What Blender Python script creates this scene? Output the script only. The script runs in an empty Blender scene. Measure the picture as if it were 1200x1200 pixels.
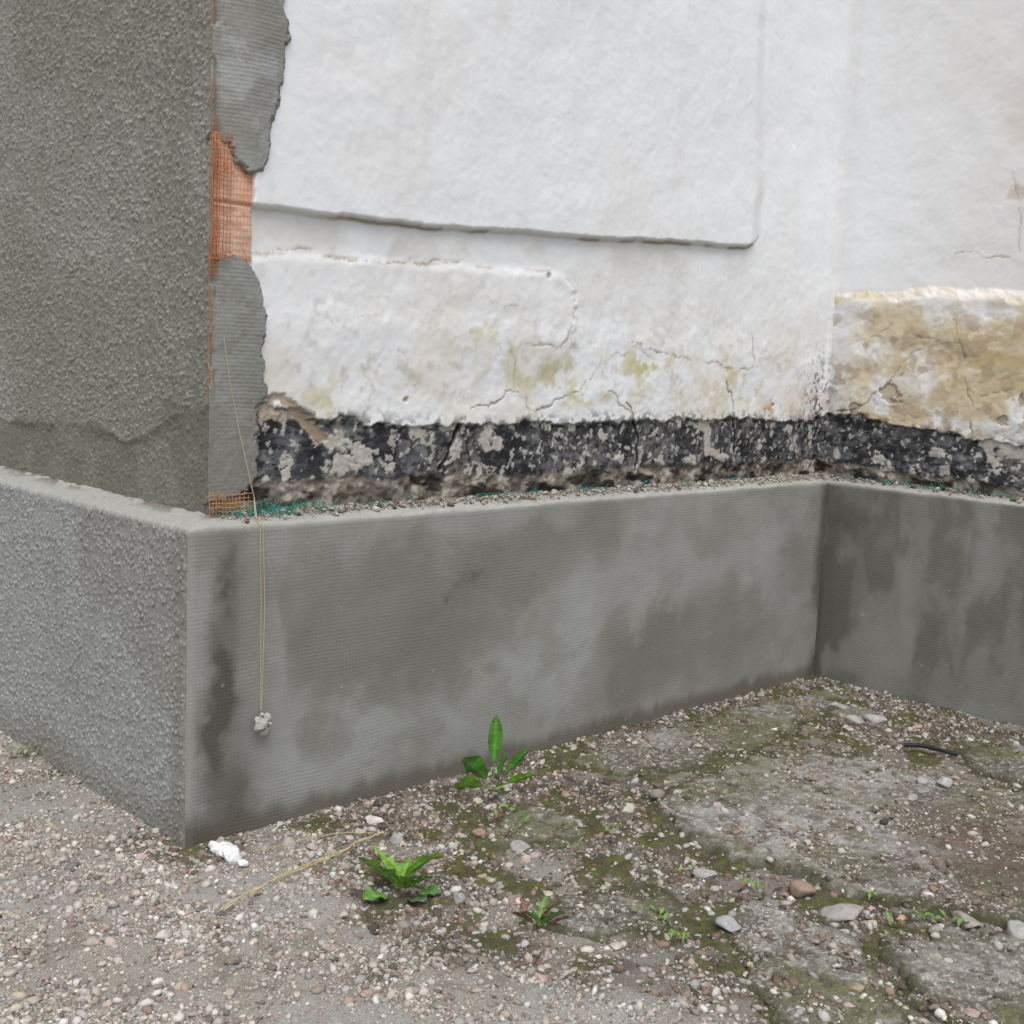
import bpy, numpy as np, math
from mathutils import Matrix, Vector
rng=np.random.default_rng(7)
# ---------------------------------------------------------------- helpers
def sst(a,b,x):
    t=np.clip((x-a)/(b-a),0,1); return t*t*(3-2*t)
def vn(x,y,seed=0):
    T=np.random.default_rng(seed+100).random((256,256))
    xi=np.floor(x).astype(int); yi=np.floor(y).astype(int); fx=x-xi; fy=y-yi
    fx=fx*fx*fx*(fx*(fx*6-15)+10); fy=fy*fy*fy*(fy*(fy*6-15)+10)
    x0=xi&255;x1=(xi+1)&255;y0=yi&255;y1=(yi+1)&255
    return (T[x0,y0]*(1-fx)+T[x1,y0]*fx)*(1-fy)+(T[x0,y1]*(1-fx)+T[x1,y1]*fx)*fy
def fbm(x,y,sc,seed=0,o=4,g=.5):
    s=0;a=1;t=0
    for i in range(o):
        c,sn=math.cos(i*1.1+.3),math.sin(i*1.1+.3)
        s=s+a*vn((x*c-y*sn)*sc+i*17.3,(x*sn+y*c)*sc+i*9.1,seed+i); t+=a; a*=g; sc*=2.03
    return s/t
def worley(x,y,sc,seed=0):
    R=np.random.default_rng(seed+500).random((128,128,3))
    X=x*sc;Y=y*sc; xi=np.floor(X).astype(int); yi=np.floor(Y).astype(int)
    best=np.full(X.shape,9.); val=np.zeros(X.shape)
    for dx in(-1,0,1):
        for dy in(-1,0,1):
            r=R[(xi+dx)&127,(yi+dy)&127]
            d=np.hypot(xi+dx+r[...,0]-X,yi+dy+r[...,1]-Y)
            m=d<best; best=np.where(m,d,best); val=np.where(m,r[...,2],val)
    return best,val
def mix(c,col,m):
    return c*(1-m[...,None])+np.asarray(col)*m[...,None]
def segd(x,y,pts,wob=0,seed=0,sc=40):
    if wob:
        x=x+wob*(fbm(x,y,sc,seed,3)-.5)*2; y=y+wob*(fbm(x+5,y+3,sc,seed+9,3)-.5)*2
    d=np.full(x.shape,9.)
    for (x0,y0),(x1,y1) in zip(pts[:-1],pts[1:]):
        L=(x1-x0)**2+(y1-y0)**2+1e-12
        t=np.clip(((x-x0)*(x1-x0)+(y-y0)*(y1-y0))/L,0,1)
        d=np.minimum(d,np.hypot(x-x0-t*(x1-x0),y-y0-t*(y1-y0)))
    return d
def inpoly(x,y,pts):
    ins=np.zeros(x.shape,bool); n=len(pts)
    for i in range(n):
        x0,y0=pts[i];x1,y1=pts[(i+1)%n]
        if y0==y1: continue
        c=((y0>y)!=(y1>y))&(x<(x1-x0)*(y-y0)/(y1-y0)+x0); ins^=c
    return ins
def sdp(x,y,pts):
    d=segd(x,y,list(pts)+[pts[0]]); return np.where(inpoly(x,y,pts),d,-d)
def ell(x,y,cx,cy,rx,ry,p=1.):
    return np.exp(-(((x-cx)/rx)**2+((y-cy)/ry)**2)**p)
def link(ob,parent=None):
    bpy.context.collection.objects.link(ob)
    if parent: ob.parent=parent
    return ob
def mkmesh(name,V,F,col=None,mat=None,parent=None,smooth=True):
    me=bpy.data.meshes.new(name); V=np.asarray(V,np.float32); F=np.asarray(F,np.int32); k=F.shape[1]
    me.vertices.add(len(V)); me.vertices.foreach_set('co',V.ravel())
    me.loops.add(F.size); me.loops.foreach_set('vertex_index',F.ravel())
    me.polygons.add(len(F)); me.polygons.foreach_set('loop_start',np.arange(0,F.size,k,dtype=np.int32))
    me.update(calc_edges=True)
    if col is not None:
        c=np.ones((len(V),4),np.float32); c[:,:3]=col
        me.color_attributes.new('Col','FLOAT_COLOR','POINT').data.foreach_set('color',c.ravel())
    if smooth: me.shade_smooth()
    ob=bpy.data.objects.new(name,me)
    if mat: me.materials.append(mat)
    return link(ob,parent)
def gridF(n,m,flip=False,keep=None):
    i=np.arange(n-1)[:,None]*m+np.arange(m-1)[None]
    F=np.stack([i,i+m,i+m+1,i+1],-1)
    if keep is not None: F=F[keep]
    F=F.reshape(-1,4)
    return F[:,::-1] if flip else F
def cat(*seg):
    o=[]
    for a,b,s in seg: o.append(np.arange(a,b-s*.5,s))
    o.append([seg[-1][1]]); return np.concatenate(o)
# ---------------------------------------------------------------- materials
def mat(name,fine=(300,.25),bump=.4,dist=.002,rough=.9,bscale=400,kind=None,spec=.3,color=None):
    m=bpy.data.materials.new(name); m.use_nodes=True; nt=m.node_tree; N=nt.nodes; L=nt.links
    b=N['Principled BSDF']; b.inputs['Roughness'].default_value=rough; b.inputs['Specular IOR Level'].default_value=spec
    tc=N.new('ShaderNodeTexCoord')
    if color is None:
        at=N.new('ShaderNodeAttribute'); at.attribute_name='Col'; src=at.outputs['Color']
    else:
        rgb=N.new('ShaderNodeRGB'); rgb.outputs[0].default_value=(*color,1); src=rgb.outputs[0]
    n1=N.new('ShaderNodeTexNoise'); n1.inputs['Scale'].default_value=fine[0]; n1.inputs['Detail'].default_value=3; n1.inputs['Roughness'].default_value=.65
    L.new(tc.outputs['Object'],n1.inputs['Vector'])
    mr=N.new('ShaderNodeMapRange'); mr.inputs[1].default_value=.25; mr.inputs[2].default_value=.75; mr.inputs[3].default_value=1-fine[1]; mr.inputs[4].default_value=1+fine[1]
    L.new(n1.outputs[0],mr.inputs[0])
    vm=N.new('ShaderNodeVectorMath'); vm.operation='SCALE'; L.new(src,vm.inputs[0]); L.new(mr.outputs[0],vm.inputs['Scale'])
    L.new(vm.outputs[0],b.inputs['Base Color'])
    n2=N.new('ShaderNodeTexNoise'); n2.inputs['Scale'].default_value=bscale; n2.inputs['Detail'].default_value=3; n2.inputs['Roughness'].default_value=.6
    L.new(tc.outputs['Object'],n2.inputs['Vector']); h=n2.outputs[0]
    if kind=='trowel':   # scrim imprint pressed into the cement coat
        sx=N.new('ShaderNodeSeparateXYZ'); L.new(tc.outputs['Object'],sx.inputs[0])
        def M(op,a,bb):
            q=N.new('ShaderNodeMath'); q.operation=op
            for i,v in enumerate((a,bb)):
                if v is None: continue
                if isinstance(v,(int,float)): q.inputs[i].default_value=v
                else: L.new(v,q.inputs[i])
            return q.outputs[0]
        n3=N.new('ShaderNodeTexNoise'); n3.inputs['Scale'].default_value=4; n3.inputs['Detail'].default_value=3; L.new(tc.outputs['Object'],n3.inputs['Vector'])
        z=M('ADD',M('MULTIPLY',sx.outputs['Z'],620),M('MULTIPLY',n3.outputs[0],14.))
        x=M('ADD',M('MULTIPLY',M('ADD',sx.outputs['X'],sx.outputs['Y']),620),M('MULTIPLY',n3.outputs[0],20.))
        r=M('ADD',M('SINE',z,None),M('MULTIPLY',M('SINE',x,None),.35))
        n4=N.new('ShaderNodeTexNoise'); n4.inputs['Scale'].default_value=6; n4.inputs['Detail'].default_value=6; n4.inputs['Roughness'].default_value=.7; L.new(tc.outputs['Object'],n4.inputs['Vector'])
        mk=N.new('ShaderNodeMapRange'); mk.inputs[1].default_value=.38; mk.inputs[2].default_value=.62; mk.inputs[3].default_value=.06; mk.inputs[4].default_value=.38; L.new(n4.outputs[0],mk.inputs[0])
        h=M('ADD',h,M('MULTIPLY',r,mk.outputs[0]))
    bp=N.new('ShaderNodeBump'); bp.inputs['Strength'].default_value=bump; bp.inputs['Distance'].default_value=dist
    L.new(h,bp.inputs['Height']); L.new(bp.outputs[0],b.inputs['Normal'])
    return m
M_white=mat('limewashed_plaster',(220,.05),.35,.0012,.85,180)
M_stip=mat('stippled_render',(260,.28),.6,.002,.95,500)
M_cem=mat('cement_coat',(300,.20),.55,.0009,.8,350,kind='trowel')
M_ground=mat('gritty_ground',(300,.6),.9,.004,.95,330)
M_slab=mat('worn_concrete',(260,.55),.8,.0025,.92,330)
M_stone=mat('crushed_stone',(350,.25),.6,.0015,.9,500)
M_net=mat('scrim_fibre',(200,.1),.1,.0005,.6,300)
M_leaf=mat('leaf_tissue',(120,.25),.3,.0008,.5,160,spec=.5)
M_twine=mat('twine_fibre',(500,.3),.4,.0004,.9,800)
M_roof=mat('roof_tile',(9,.3),.5,.01,.8,20,color=(.22,.08,.05))
# ---------------------------------------------------------------- building frame
TH=.77301; CX,CY=-.76934,2.81792
ca,sa=math.cos(TH),math.sin(TH)
bld=bpy.data.objects.new('old_plastered_building',None); link(bld); bld.location=(CX,CY,0); bld.rotation_euler=(0,0,TH)
U1=2.84187; H=.8
# ---- white wall strip
UW=2.832
u=cat((0,2.95,.004),(2.95,3.75,.004),(3.75,7.,.05)); v=cat((.79,1.15,.003),(1.15,2.75,.0048),(2.75,3.4,.05))
U,Vv=np.meshgrid(u,v,indexing='ij')
def pl(x,pts):
    p=np.array(pts); return np.interp(x,p[:,0],p[:,1])
n_lo=fbm(U,Vv,1.6,1,4); n_mid=fbm(U,Vv,9,2,4); n_hi=fbm(U,Vv,55,3,3); n_e=fbm(U,Vv,30,4,4)-.5
isR=U>UW
ur=U-UW
lft=sst(.1,.35,U)
disp=(n_lo-.5)*.014*lft+(n_mid-.5)*.0065*(.3+.7*lft)*(1+.6*sst(1.6,1.2,Vv))+(n_hi-.5)*(.0014-.0006*isR)
pe=pl(U,[(0,1.575),(.11,1.58),(.59,1.59),(1.39,1.63),(2.24,1.68),(3,1.70)])+(n_e*.008)+(fbm(U,Vv*0,5,5,3)-.5)*.016
pr=pl(Vv,[(1.6,2.235),(1.96,2.25),(2.55,2.19),(3.4,2.15)])+(fbm(U*0,Vv,4,6,3)-.5)*.03
cor=np.clip(U-(pr-.06),0,1)**2*4
m_up=sst(-.004,.008,Vv-pe-cor)*sst(.05,-.03,U-pr)
disp+=.026*m_up
rt=pl(U,[(.1,1.47),(.4,1.485),(1.17,1.512),(1.3,1.515)])+(fbm(U,Vv*0,7,8,4)-.5)*.02
cr2=np.clip(U-1.17,0,1)**2*3.
sdl=np.minimum(rt-Vv-cr2,(1.31-U)+n_e*.06)
m_lo=sst(-.014,.022,sdl+n_e*.016)*sst(1.14,1.34,Vv)*(U<1.5)
disp+=.008*m_lo
disp+=.004*sst(1.38,1.28,Vv+n_e*.06)*(~isR)
lw=pl(ur,[(0,1.53),(.31,1.555),(.78,1.54),(4,1.5)])+(n_mid-.5)*.03+(fbm(U,Vv*0,8,9,3)-.5)*.03+n_e*.02
m_r=sst(.022,-.028,Vv-lw)*sst(-.04,.10,ur)
disp+=.036*m_r+isR*sst(1.57,1.5,Vv)*(fbm(U,Vv,16,29,5)-.5)*.012
W=np.zeros(U.shape+(3,))+np.array([.79,.815,.84])
W=mix(W,[.72,.69,.65],sst(.5,.75,fbm(U,Vv,3.2,11,5))*.25)
W=mix(W,[.70,.655,.57],sst(1.65,1.1,Vv)*sst(.35,.7,fbm(U,Vv,6,12,5))*.6)
W=mix(W,[.58,.54,.49],sst(.55,.8,fbm(U*3,Vv*.45,5,13,5))*.10)
W=mix(W,[.42,.36,.28],sst(.66,.80,fbm(U,Vv,28,14,4))*.45*sst(1.8,1.0,Vv))
W=mix(W,[.26,.21,.14],np.exp(-((Vv-pe-cor+.003)/.005)**2)*(U<2.25)*(.25+.7*sst(.4,.6,n_mid)))
W=mix(W,[.50,.45,.36],sst(.0,-.05,Vv-pe)*sst(-.16,-.02,Vv-pe)*sst(.45,.62,fbm(U,Vv,7,15,5))*(U<2.25)*.35)
W=mix(W,[.45,.38,.28],np.exp(-((rt-Vv-cr2)/.005)**2)*(U<1.3)*sst(.48,.6,fbm(U,Vv,9,10,3))*.6)
W=mix(W,[.66,.655,.65],np.exp(-((U-UW)/.03)**2)*.7)  # inner corner painted darker to offset the bright fillet highlight
for cx,cy,rx,ry,s in ((1.2,1.20,.28,.06,.7),(1.68,1.23,.16,.06,.95),(1.35,1.13,.25,.04,.7),(.86,1.31,.1,.04,.6),(1.0,1.27,.05,.03,.7),(2.15,1.22,.2,.08,.6),(.35,1.12,.2,.06,.6),(2.0,1.12,.3,.04,.5)):
    W=mix(W,[.52,.47,.22],ell(U,Vv,cx,cy,rx,ry)*sst(.44,.62,fbm(U,Vv,14,16,5))*s)
stR=sst(.0,.18,ur)*isR
W=mix(W,[.58,.46,.28],stR*sst(1.57,1.49,Vv)*sst(.33,.56,fbm(U,Vv,7,17,6,.6))*.9)
W=mix(W,[.42,.33,.12],ell(ur,Vv,.72,1.33,.36,.14)*sst(.36,.56,fbm(U*.6,Vv*2,14,18,6,.6))*isR*.95)
W=mix(W,[.38,.27,.14],isR*sst(1.55,1.4,Vv)*sst(.55,.64,fbm(U,Vv,18,28,5))*.7)
W=mix(W,[.48,.40,.24],np.exp(-((Vv-lw)/.024)**2)*isR*(.35+.6*sst(.40,.58,fbm(U,Vv,14,19,5))))  # ochre stain along the ledge, also painted in to dull its highlight
W=mix(W,[.60,.50,.44],ell(ur,Vv,.80,2.05,.20,.32)*isR*sst(.3,.6,fbm(U,Vv,5,20,5)))
W=mix(W,[.74,.71,.68],isR*sst(.0,.6,ur)*.45*sst(1.4,1.6,Vv))
W=mix(W,[.66,.66,.66],isR*.15)
W=mix(W,[.36,.25,.16],ell(ur,Vv,.72,1.95,.06,.12)*isR*sst(.55,.68,fbm(U,Vv,16,21,5))*.5)
gm=np.exp(-((U-UW+.07)/.11)**2)*sst(1.45,1.08,Vv)
W=mix(W,[.50,.50,.51],gm*.6*sst(.35,.6,fbm(U*2,Vv,16,22,3)))
W=mix(W,[.10,.10,.11],gm*sst(.58,.66,fbm(U,Vv,75,22,3)+.13*(gm-.5)))
W=mix(W,[.50,.27,.10],ell(U,Vv,2.72,1.10,.10,.035)*sst(.5,.58,fbm(U,Vv,30,23,4)))
W=mix(W,[.50,.27,.10],ell(U,Vv,2.42,1.075,.04,.03)*sst(.48,.55,fbm(U,Vv,30,24,4)))
cr=[([(.83,1.06),(.815,.98),(.76,.91)],.0028,.9),([(1.58,1.10),(1.61,1.06),(1.65,.99),(1.65,.88)],.0055,1),([(2.14,1.18),(2.19,1.10),(2.23,.92)],.0024,.85),
([(.87,1.09),(.98,1.10),(1.04,1.15),(1.14,1.08),(1.27,1.11),(1.39,1.18),(1.5,1.13),(1.61,1.08)],.0021,.65),([(1.29,1.34),(1.25,1.28),(1.19,1.28),(1.07,1.29)],.0017,.5),
([(2.28,1.34),(2.32,1.25),(2.20,1.235),(2.05,1.25),(1.87,1.26),(1.59,1.31)],.0019,.6),([(.13,1.475),(.3,1.487),(.53,1.48),(.8,1.50)],.0016,.5),([(1.05,1.40),(.98,1.38),(.9,1.41)],.0014,.3),
([(UW+.47,1.69),(UW+.58,1.70),(UW+.64,1.675),(UW+.80,1.66)],.0022,.5),([(UW+.76,1.67),(UW+.74,1.80),(UW+.70,1.98)],.0018,.4),([(UW+.50,1.45),(UW+.54,1.37),(UW+.57,1.25),(UW+.59,1.15),(UW+.61,1.04)],.0028,.75),
([(UW+.10,1.38),(UW+.24,1.40),(UW+.42,1.37),(UW+.54,1.37)],.0019,.5),([(UW+.05,1.08),(UW+.18,1.13),(UW+.27,1.19),(UW+.33,1.12)],.0026,.75),([(1.64,1.30),(1.75,1.24),(1.87,1.14)],.0016,.4),([(.3,1.33),(.42,1.31),(.5,1.33)],.0014,.3),
([(UW+.26,1.19),(UW+.30,1.28),(UW+.42,1.37)],.0020,.5),([(UW+.59,1.2),(UW+.70,1.18),(UW+.85,1.22)],.0020,.55),([(1.04,1.15),(1.06,1.22),(1.0,1.3)],.0014,.35),([(1.39,1.18),(1.45,1.24),(1.64,1.3)],.0016,.4),([(.46,1.06),(.5,1.14),(.46,1.2)],.0014,.3)]
for k,(pts,w,s) in enumerate(cr):
    d=segd(U,Vv,pts,.022,30+k,20); brk=sst(.34,.46,fbm(U,Vv,14,170+k,3)) if s<.85 else 1.; ww=w*(.25+1.3*fbm(U,Vv,18,70+k,2))
    m=sst(ww*1.7,ww*.35,d)*brk; disp-=.004*m*s
    disp+=.0022*sst(.035,.0,d)*(fbm(U,Vv,10,90+k,2)-.3)
    W=mix(W,[.11,.09,.065],m*s); W=mix(W,[.50,.44,.34],sst(.016,.0,d)*.35*s*brk)
for cx,cy,rr in ((UW+.72,1.09,.020),(UW+.27,1.17,.045),(UW+.31,1.15,.03),(2.45,1.10,.010),(.62,1.11,.010),(1.18,1.498,.010),(UW+.12,1.10,.03),(UW+.85,1.10,.05),(UW+.80,1.16,.03)):
    d=np.hypot(U-cx,(Vv-cy)*1.3)+(fbm(U,Vv,40,25,3)-.5)*rr*2.2
    m=sst(rr,rr*.75,d); disp-=.005*m; W=mix(W,[.44,.37,.28],m*.9); W=mix(W,[.16,.13,.10],m*sst(rr*.6,rr*.95,d)*(Vv>cy)*.8)
# tar band
top=pl(U,[(0,1.10),(.15,1.09),(.24,1.085),(.32,1.060),(.46,1.042),(.83,1.034),(1.2,1.040),(1.61,1.045),(2.2,1.048),(2.7,1.03),(2.83,1.07),(2.9,1.075),(3.15,1.045),(3.4,1.025),(3.66,1.0),(5,1.0)])+(fbm(U,Vv,13,40,5)-.5)*.035+n_e*.026
bot=pl(U,[(0,.875),(.2,.885),(.47,.888),(1.06,.878),(1.67,.888),(2.2,.874),(2.8,.88),(3.35,.855),(3.68,.845)])+(fbm(U,Vv,8,41,5)-.5)*.05
tm=sst(.003,-.003,Vv-top)
ragged=sst(.012,-.012,Vv-bot)
tn=fbm(U*.45,Vv*1.6,40,42,5); tn2=fbm(U,Vv,18,43,5)
T=np.zeros_like(W)+np.array([.028,.029,.034])
T=mix(T,[.11,.115,.13],sst(.44,.66,tn)*.8)
T=mix(T,[.24,.24,.24],sst(.56,.68,fbm(U*.8,Vv,75,44,4))*.5)
T=mix(T,[.012,.012,.014],sst(.52,.62,fbm(U,Vv,12,54,4))*.6)
T=mix(T,[.19,.185,.175],sst(.46,.62,fbm(U,Vv,9,56,5))*sst(.42,.58,fbm(U,Vv,60,57,4,.65))*.6)
lf=ell(U,Vv,.30,1.0,.15,.2)
patchy=sst(.40,.60,fbm(U,Vv*.5,3.5,58,2))
fl=sst(.685,.72,tn2+.085*lf+.030*sst(.04,.0,top-Vv)+.04*patchy+.10*(fbm(U,Vv,110,45,3)-.5))
T=mix(T,[.50,.47,.43],fl*.85)
fl2=sst(.675,.70,fbm(U,Vv,55,46,4)+.03*lf+.02*patchy); T=mix(T,[.50,.48,.45],fl2*.7)
lm=sst(.45,.12,U)*sst(.57,.62,fbm(U,Vv,11,47,4)+.05*sst(.35,.1,U)); T=mix(T,[.46,.38,.29],lm*.85)
B=np.zeros_like(W)+np.array([.16,.14,.115]); B=mix(B,[.30,.275,.235],sst(.50,.62,fbm(U,Vv,28,48,4))); B=mix(B,[.035,.03,.025],sst(.50,.62,fbm(U*.6,Vv*1.3,20,49,4)))
T=T*(1-ragged[...,None])+B*ragged[...,None]
W=W*(1-tm[...,None])+T*tm[...,None]
disp+=tm*(-.011+fl*.0018+fl2*.0015+lm*.003+(fbm(U,Vv,45,50,4)-.5)*.006)+tm*ragged*((fbm(U,Vv,22,51,4)-.5)*.045-.003)
W=mix(W,[.12,.10,.08],np.exp(-((Vv-top-.002)/.003)**2)*sst(.4,.6,fbm(U,Vv,15,52,3))*.7)
W=mix(W,[.09,.088,.09],sst(.04,.0,Vv-top)*(Vv>top)*sst(.48,.56,fbm(U,Vv,45,53,4))*.8)
for pts in (cr[1][0],cr[0][0],cr[2][0]):
    d=segd(U,Vv,pts,.012,31,22); m=sst(.007,.002,d)*tm; W=mix(W,[.015,.012,.01],m); disp-=m*.008
    W=mix(W,[.42,.38,.33],sst(.014,.008,d)*sst(.006,.009,d)*tm*sst(.45,.55,n_hi)*.7)
hp=[(.15,1.115),(.22,1.12),(.26,1.10),(.30,1.06),(.37,1.0),(.34,.99),(.27,1.03),(.22,1.08)]
sh=sdp(U+n_e*.03,Vv+n_e*.03,hp); m=sst(-.004,.004,sh); W=mix(W,[.40,.31,.23],m*.8); disp-=m*.008
mb=sst(.110,.104,U+n_e*.012)*sst(1.44,1.45,Vv)*sst(1.75,1.74,Vv)
O=np.zeros_like(W)+np.array([.74,.44,.31]); O=mix(O,[.80,.55,.43],sst(.4,.6,fbm(U,Vv,14,55,5))); O=mix(O,[.46,.26,.17],sst(.58,.68,fbm(U,Vv*2,20,59,4))*.6); O=mix(O,[.36,.20,.12],(np.abs(Vv-1.585+.004*n_e)<.004)*.8); O=mix(O,[.50,.45,.38],sst(.6,.68,fbm(U,Vv,30,60,3))*.6)
W=W*(1-mb[...,None])+O*mb[...,None]; disp=disp*(1-mb)+mb*(.012+.0010*np.sin(Vv*380)-.004*(np.abs(Vv-1.585)<.004))
ug=sst(.10,.09,U)*(1-mb); W=mix(W,[.32,.2,.13],ug); disp=disp*(1-ug)
r=.03; ph=np.linspace(0,math.pi/4,60); sd_=r*(np.cos(ph)-np.sin(ph)); dd=r*(1-np.cos(ph))
s_=np.abs(U-UW); disp+=np.where(s_<r,np.interp(s_,sd_[::-1],dd[::-1]),0)
do=-disp
X=np.where(isR,2.942+do,.11+U+do*np.clip(U/UW,0,1)); Y=np.where(isR,.10+do-ur,.10+do)
mkmesh('limewashed_wall',np.stack([X,Y,Vv],-1).reshape(-1,3),gridF(len(u),len(v),False),W.reshape(-1,3),M_white,bld)
iu=(u<.28); patch_src=(u[iu],v.copy(),disp[iu].copy())
def wd(uq,vq):   # bilinear lookup of the white wall relief
    us,vs_,D=patch_src
    a=np.interp(uq,us,np.arange(len(us))); b=np.interp(vq,vs_,np.arange(len(vs_)))
    i=np.clip(a.astype(int),0,len(us)-2); j=np.clip(b.astype(int),0,len(vs_)-2); fa=a-i; fb=b-j
    return (D[i,j]*(1-fa)+D[i+1,j]*fa)*(1-fb)+(D[i,j+1]*(1-fa)+D[i+1,j+1]*fa)*fb
# ---- stippled left wall and plinth
def stip(U,V,amp,seed):
    w1,v1=worley(U,V,130,seed); w2,v2=worley(U+3,V+7,75,seed+1); w3,v3=worley(U,V,230,seed+2)
    h=amp*(.9*sst(.65,.0,w1)*v1+1.3*sst(.5,.0,w2)*(v2>.62)*v2+.4*sst(.6,0,w3)*v3)
    return h+amp*.9*(fbm(U,V,60,seed+5,3)-.5)
u=cat((-.002,.7,.0032),(.7,1.5,.0045),(1.5,6.,.06)); v=cat((.79,2.4,.0033),(2.4,3.4,.06)); U,Vv=np.meshgrid(u,v,indexing='ij')
wl=pl(U,[(0,1.09),(.13,1.07),(.19,1.05),(.33,.985),(.43,.96),(.55,.985),(.69,.99),(1.0,.985),(1.33,.97),(6,.97)])+(fbm(U,Vv,9,61,3)-.5)*.05
low=sst(.04,-.03,Vv-wl)
st=stip(U,Vv,.0046,60)*(1-.35*low)*sst(-.0,.02,U+.006)
disp=st+(fbm(U,Vv,2.5,62,4)-.5)*.012+.004*np.exp(-((Vv-wl)/.012)**2)*sst(.45,.6,fbm(U,Vv,5,63,3)+.05)
G=np.zeros(U.shape+(3,))+np.array([.250,.250,.212])
G=mix(G,[.35,.35,.315],sst(.45,.7,fbm(U,Vv,3,64,5))*.45)
G=mix(G,[.18,.175,.135],low*(.35+.45*sst(.4,.6,fbm(U,Vv,6,65,4))))
G=mix(G,[.12,.115,.085],np.exp(-((Vv-wl+.008)/.018)**2)*.5*sst(.4,.62,fbm(U,Vv,4,66,3)))
G=mix(G,[.48,.48,.45],np.clip(sst(.0026,.0062,st),0,1)*.55)  # relief shading put into the colour: stipple peaks lighter, hollows darker below
G=mix(G,[.09,.088,.07],sst(.0012,-.001,st)*.45)
G=mix(G,[.13,.125,.10],ell(U,Vv,.2,1.06,.06,.05)*.6+ell(U,Vv,.05,1.0,.05,.3)*.3)
mkmesh('rough_render_wall',np.stack([.11-disp,.10-.008+U,Vv],-1).reshape(-1,3),gridF(len(u),len(v),True),G.reshape(-1,3),M_stip,bld)
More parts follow.
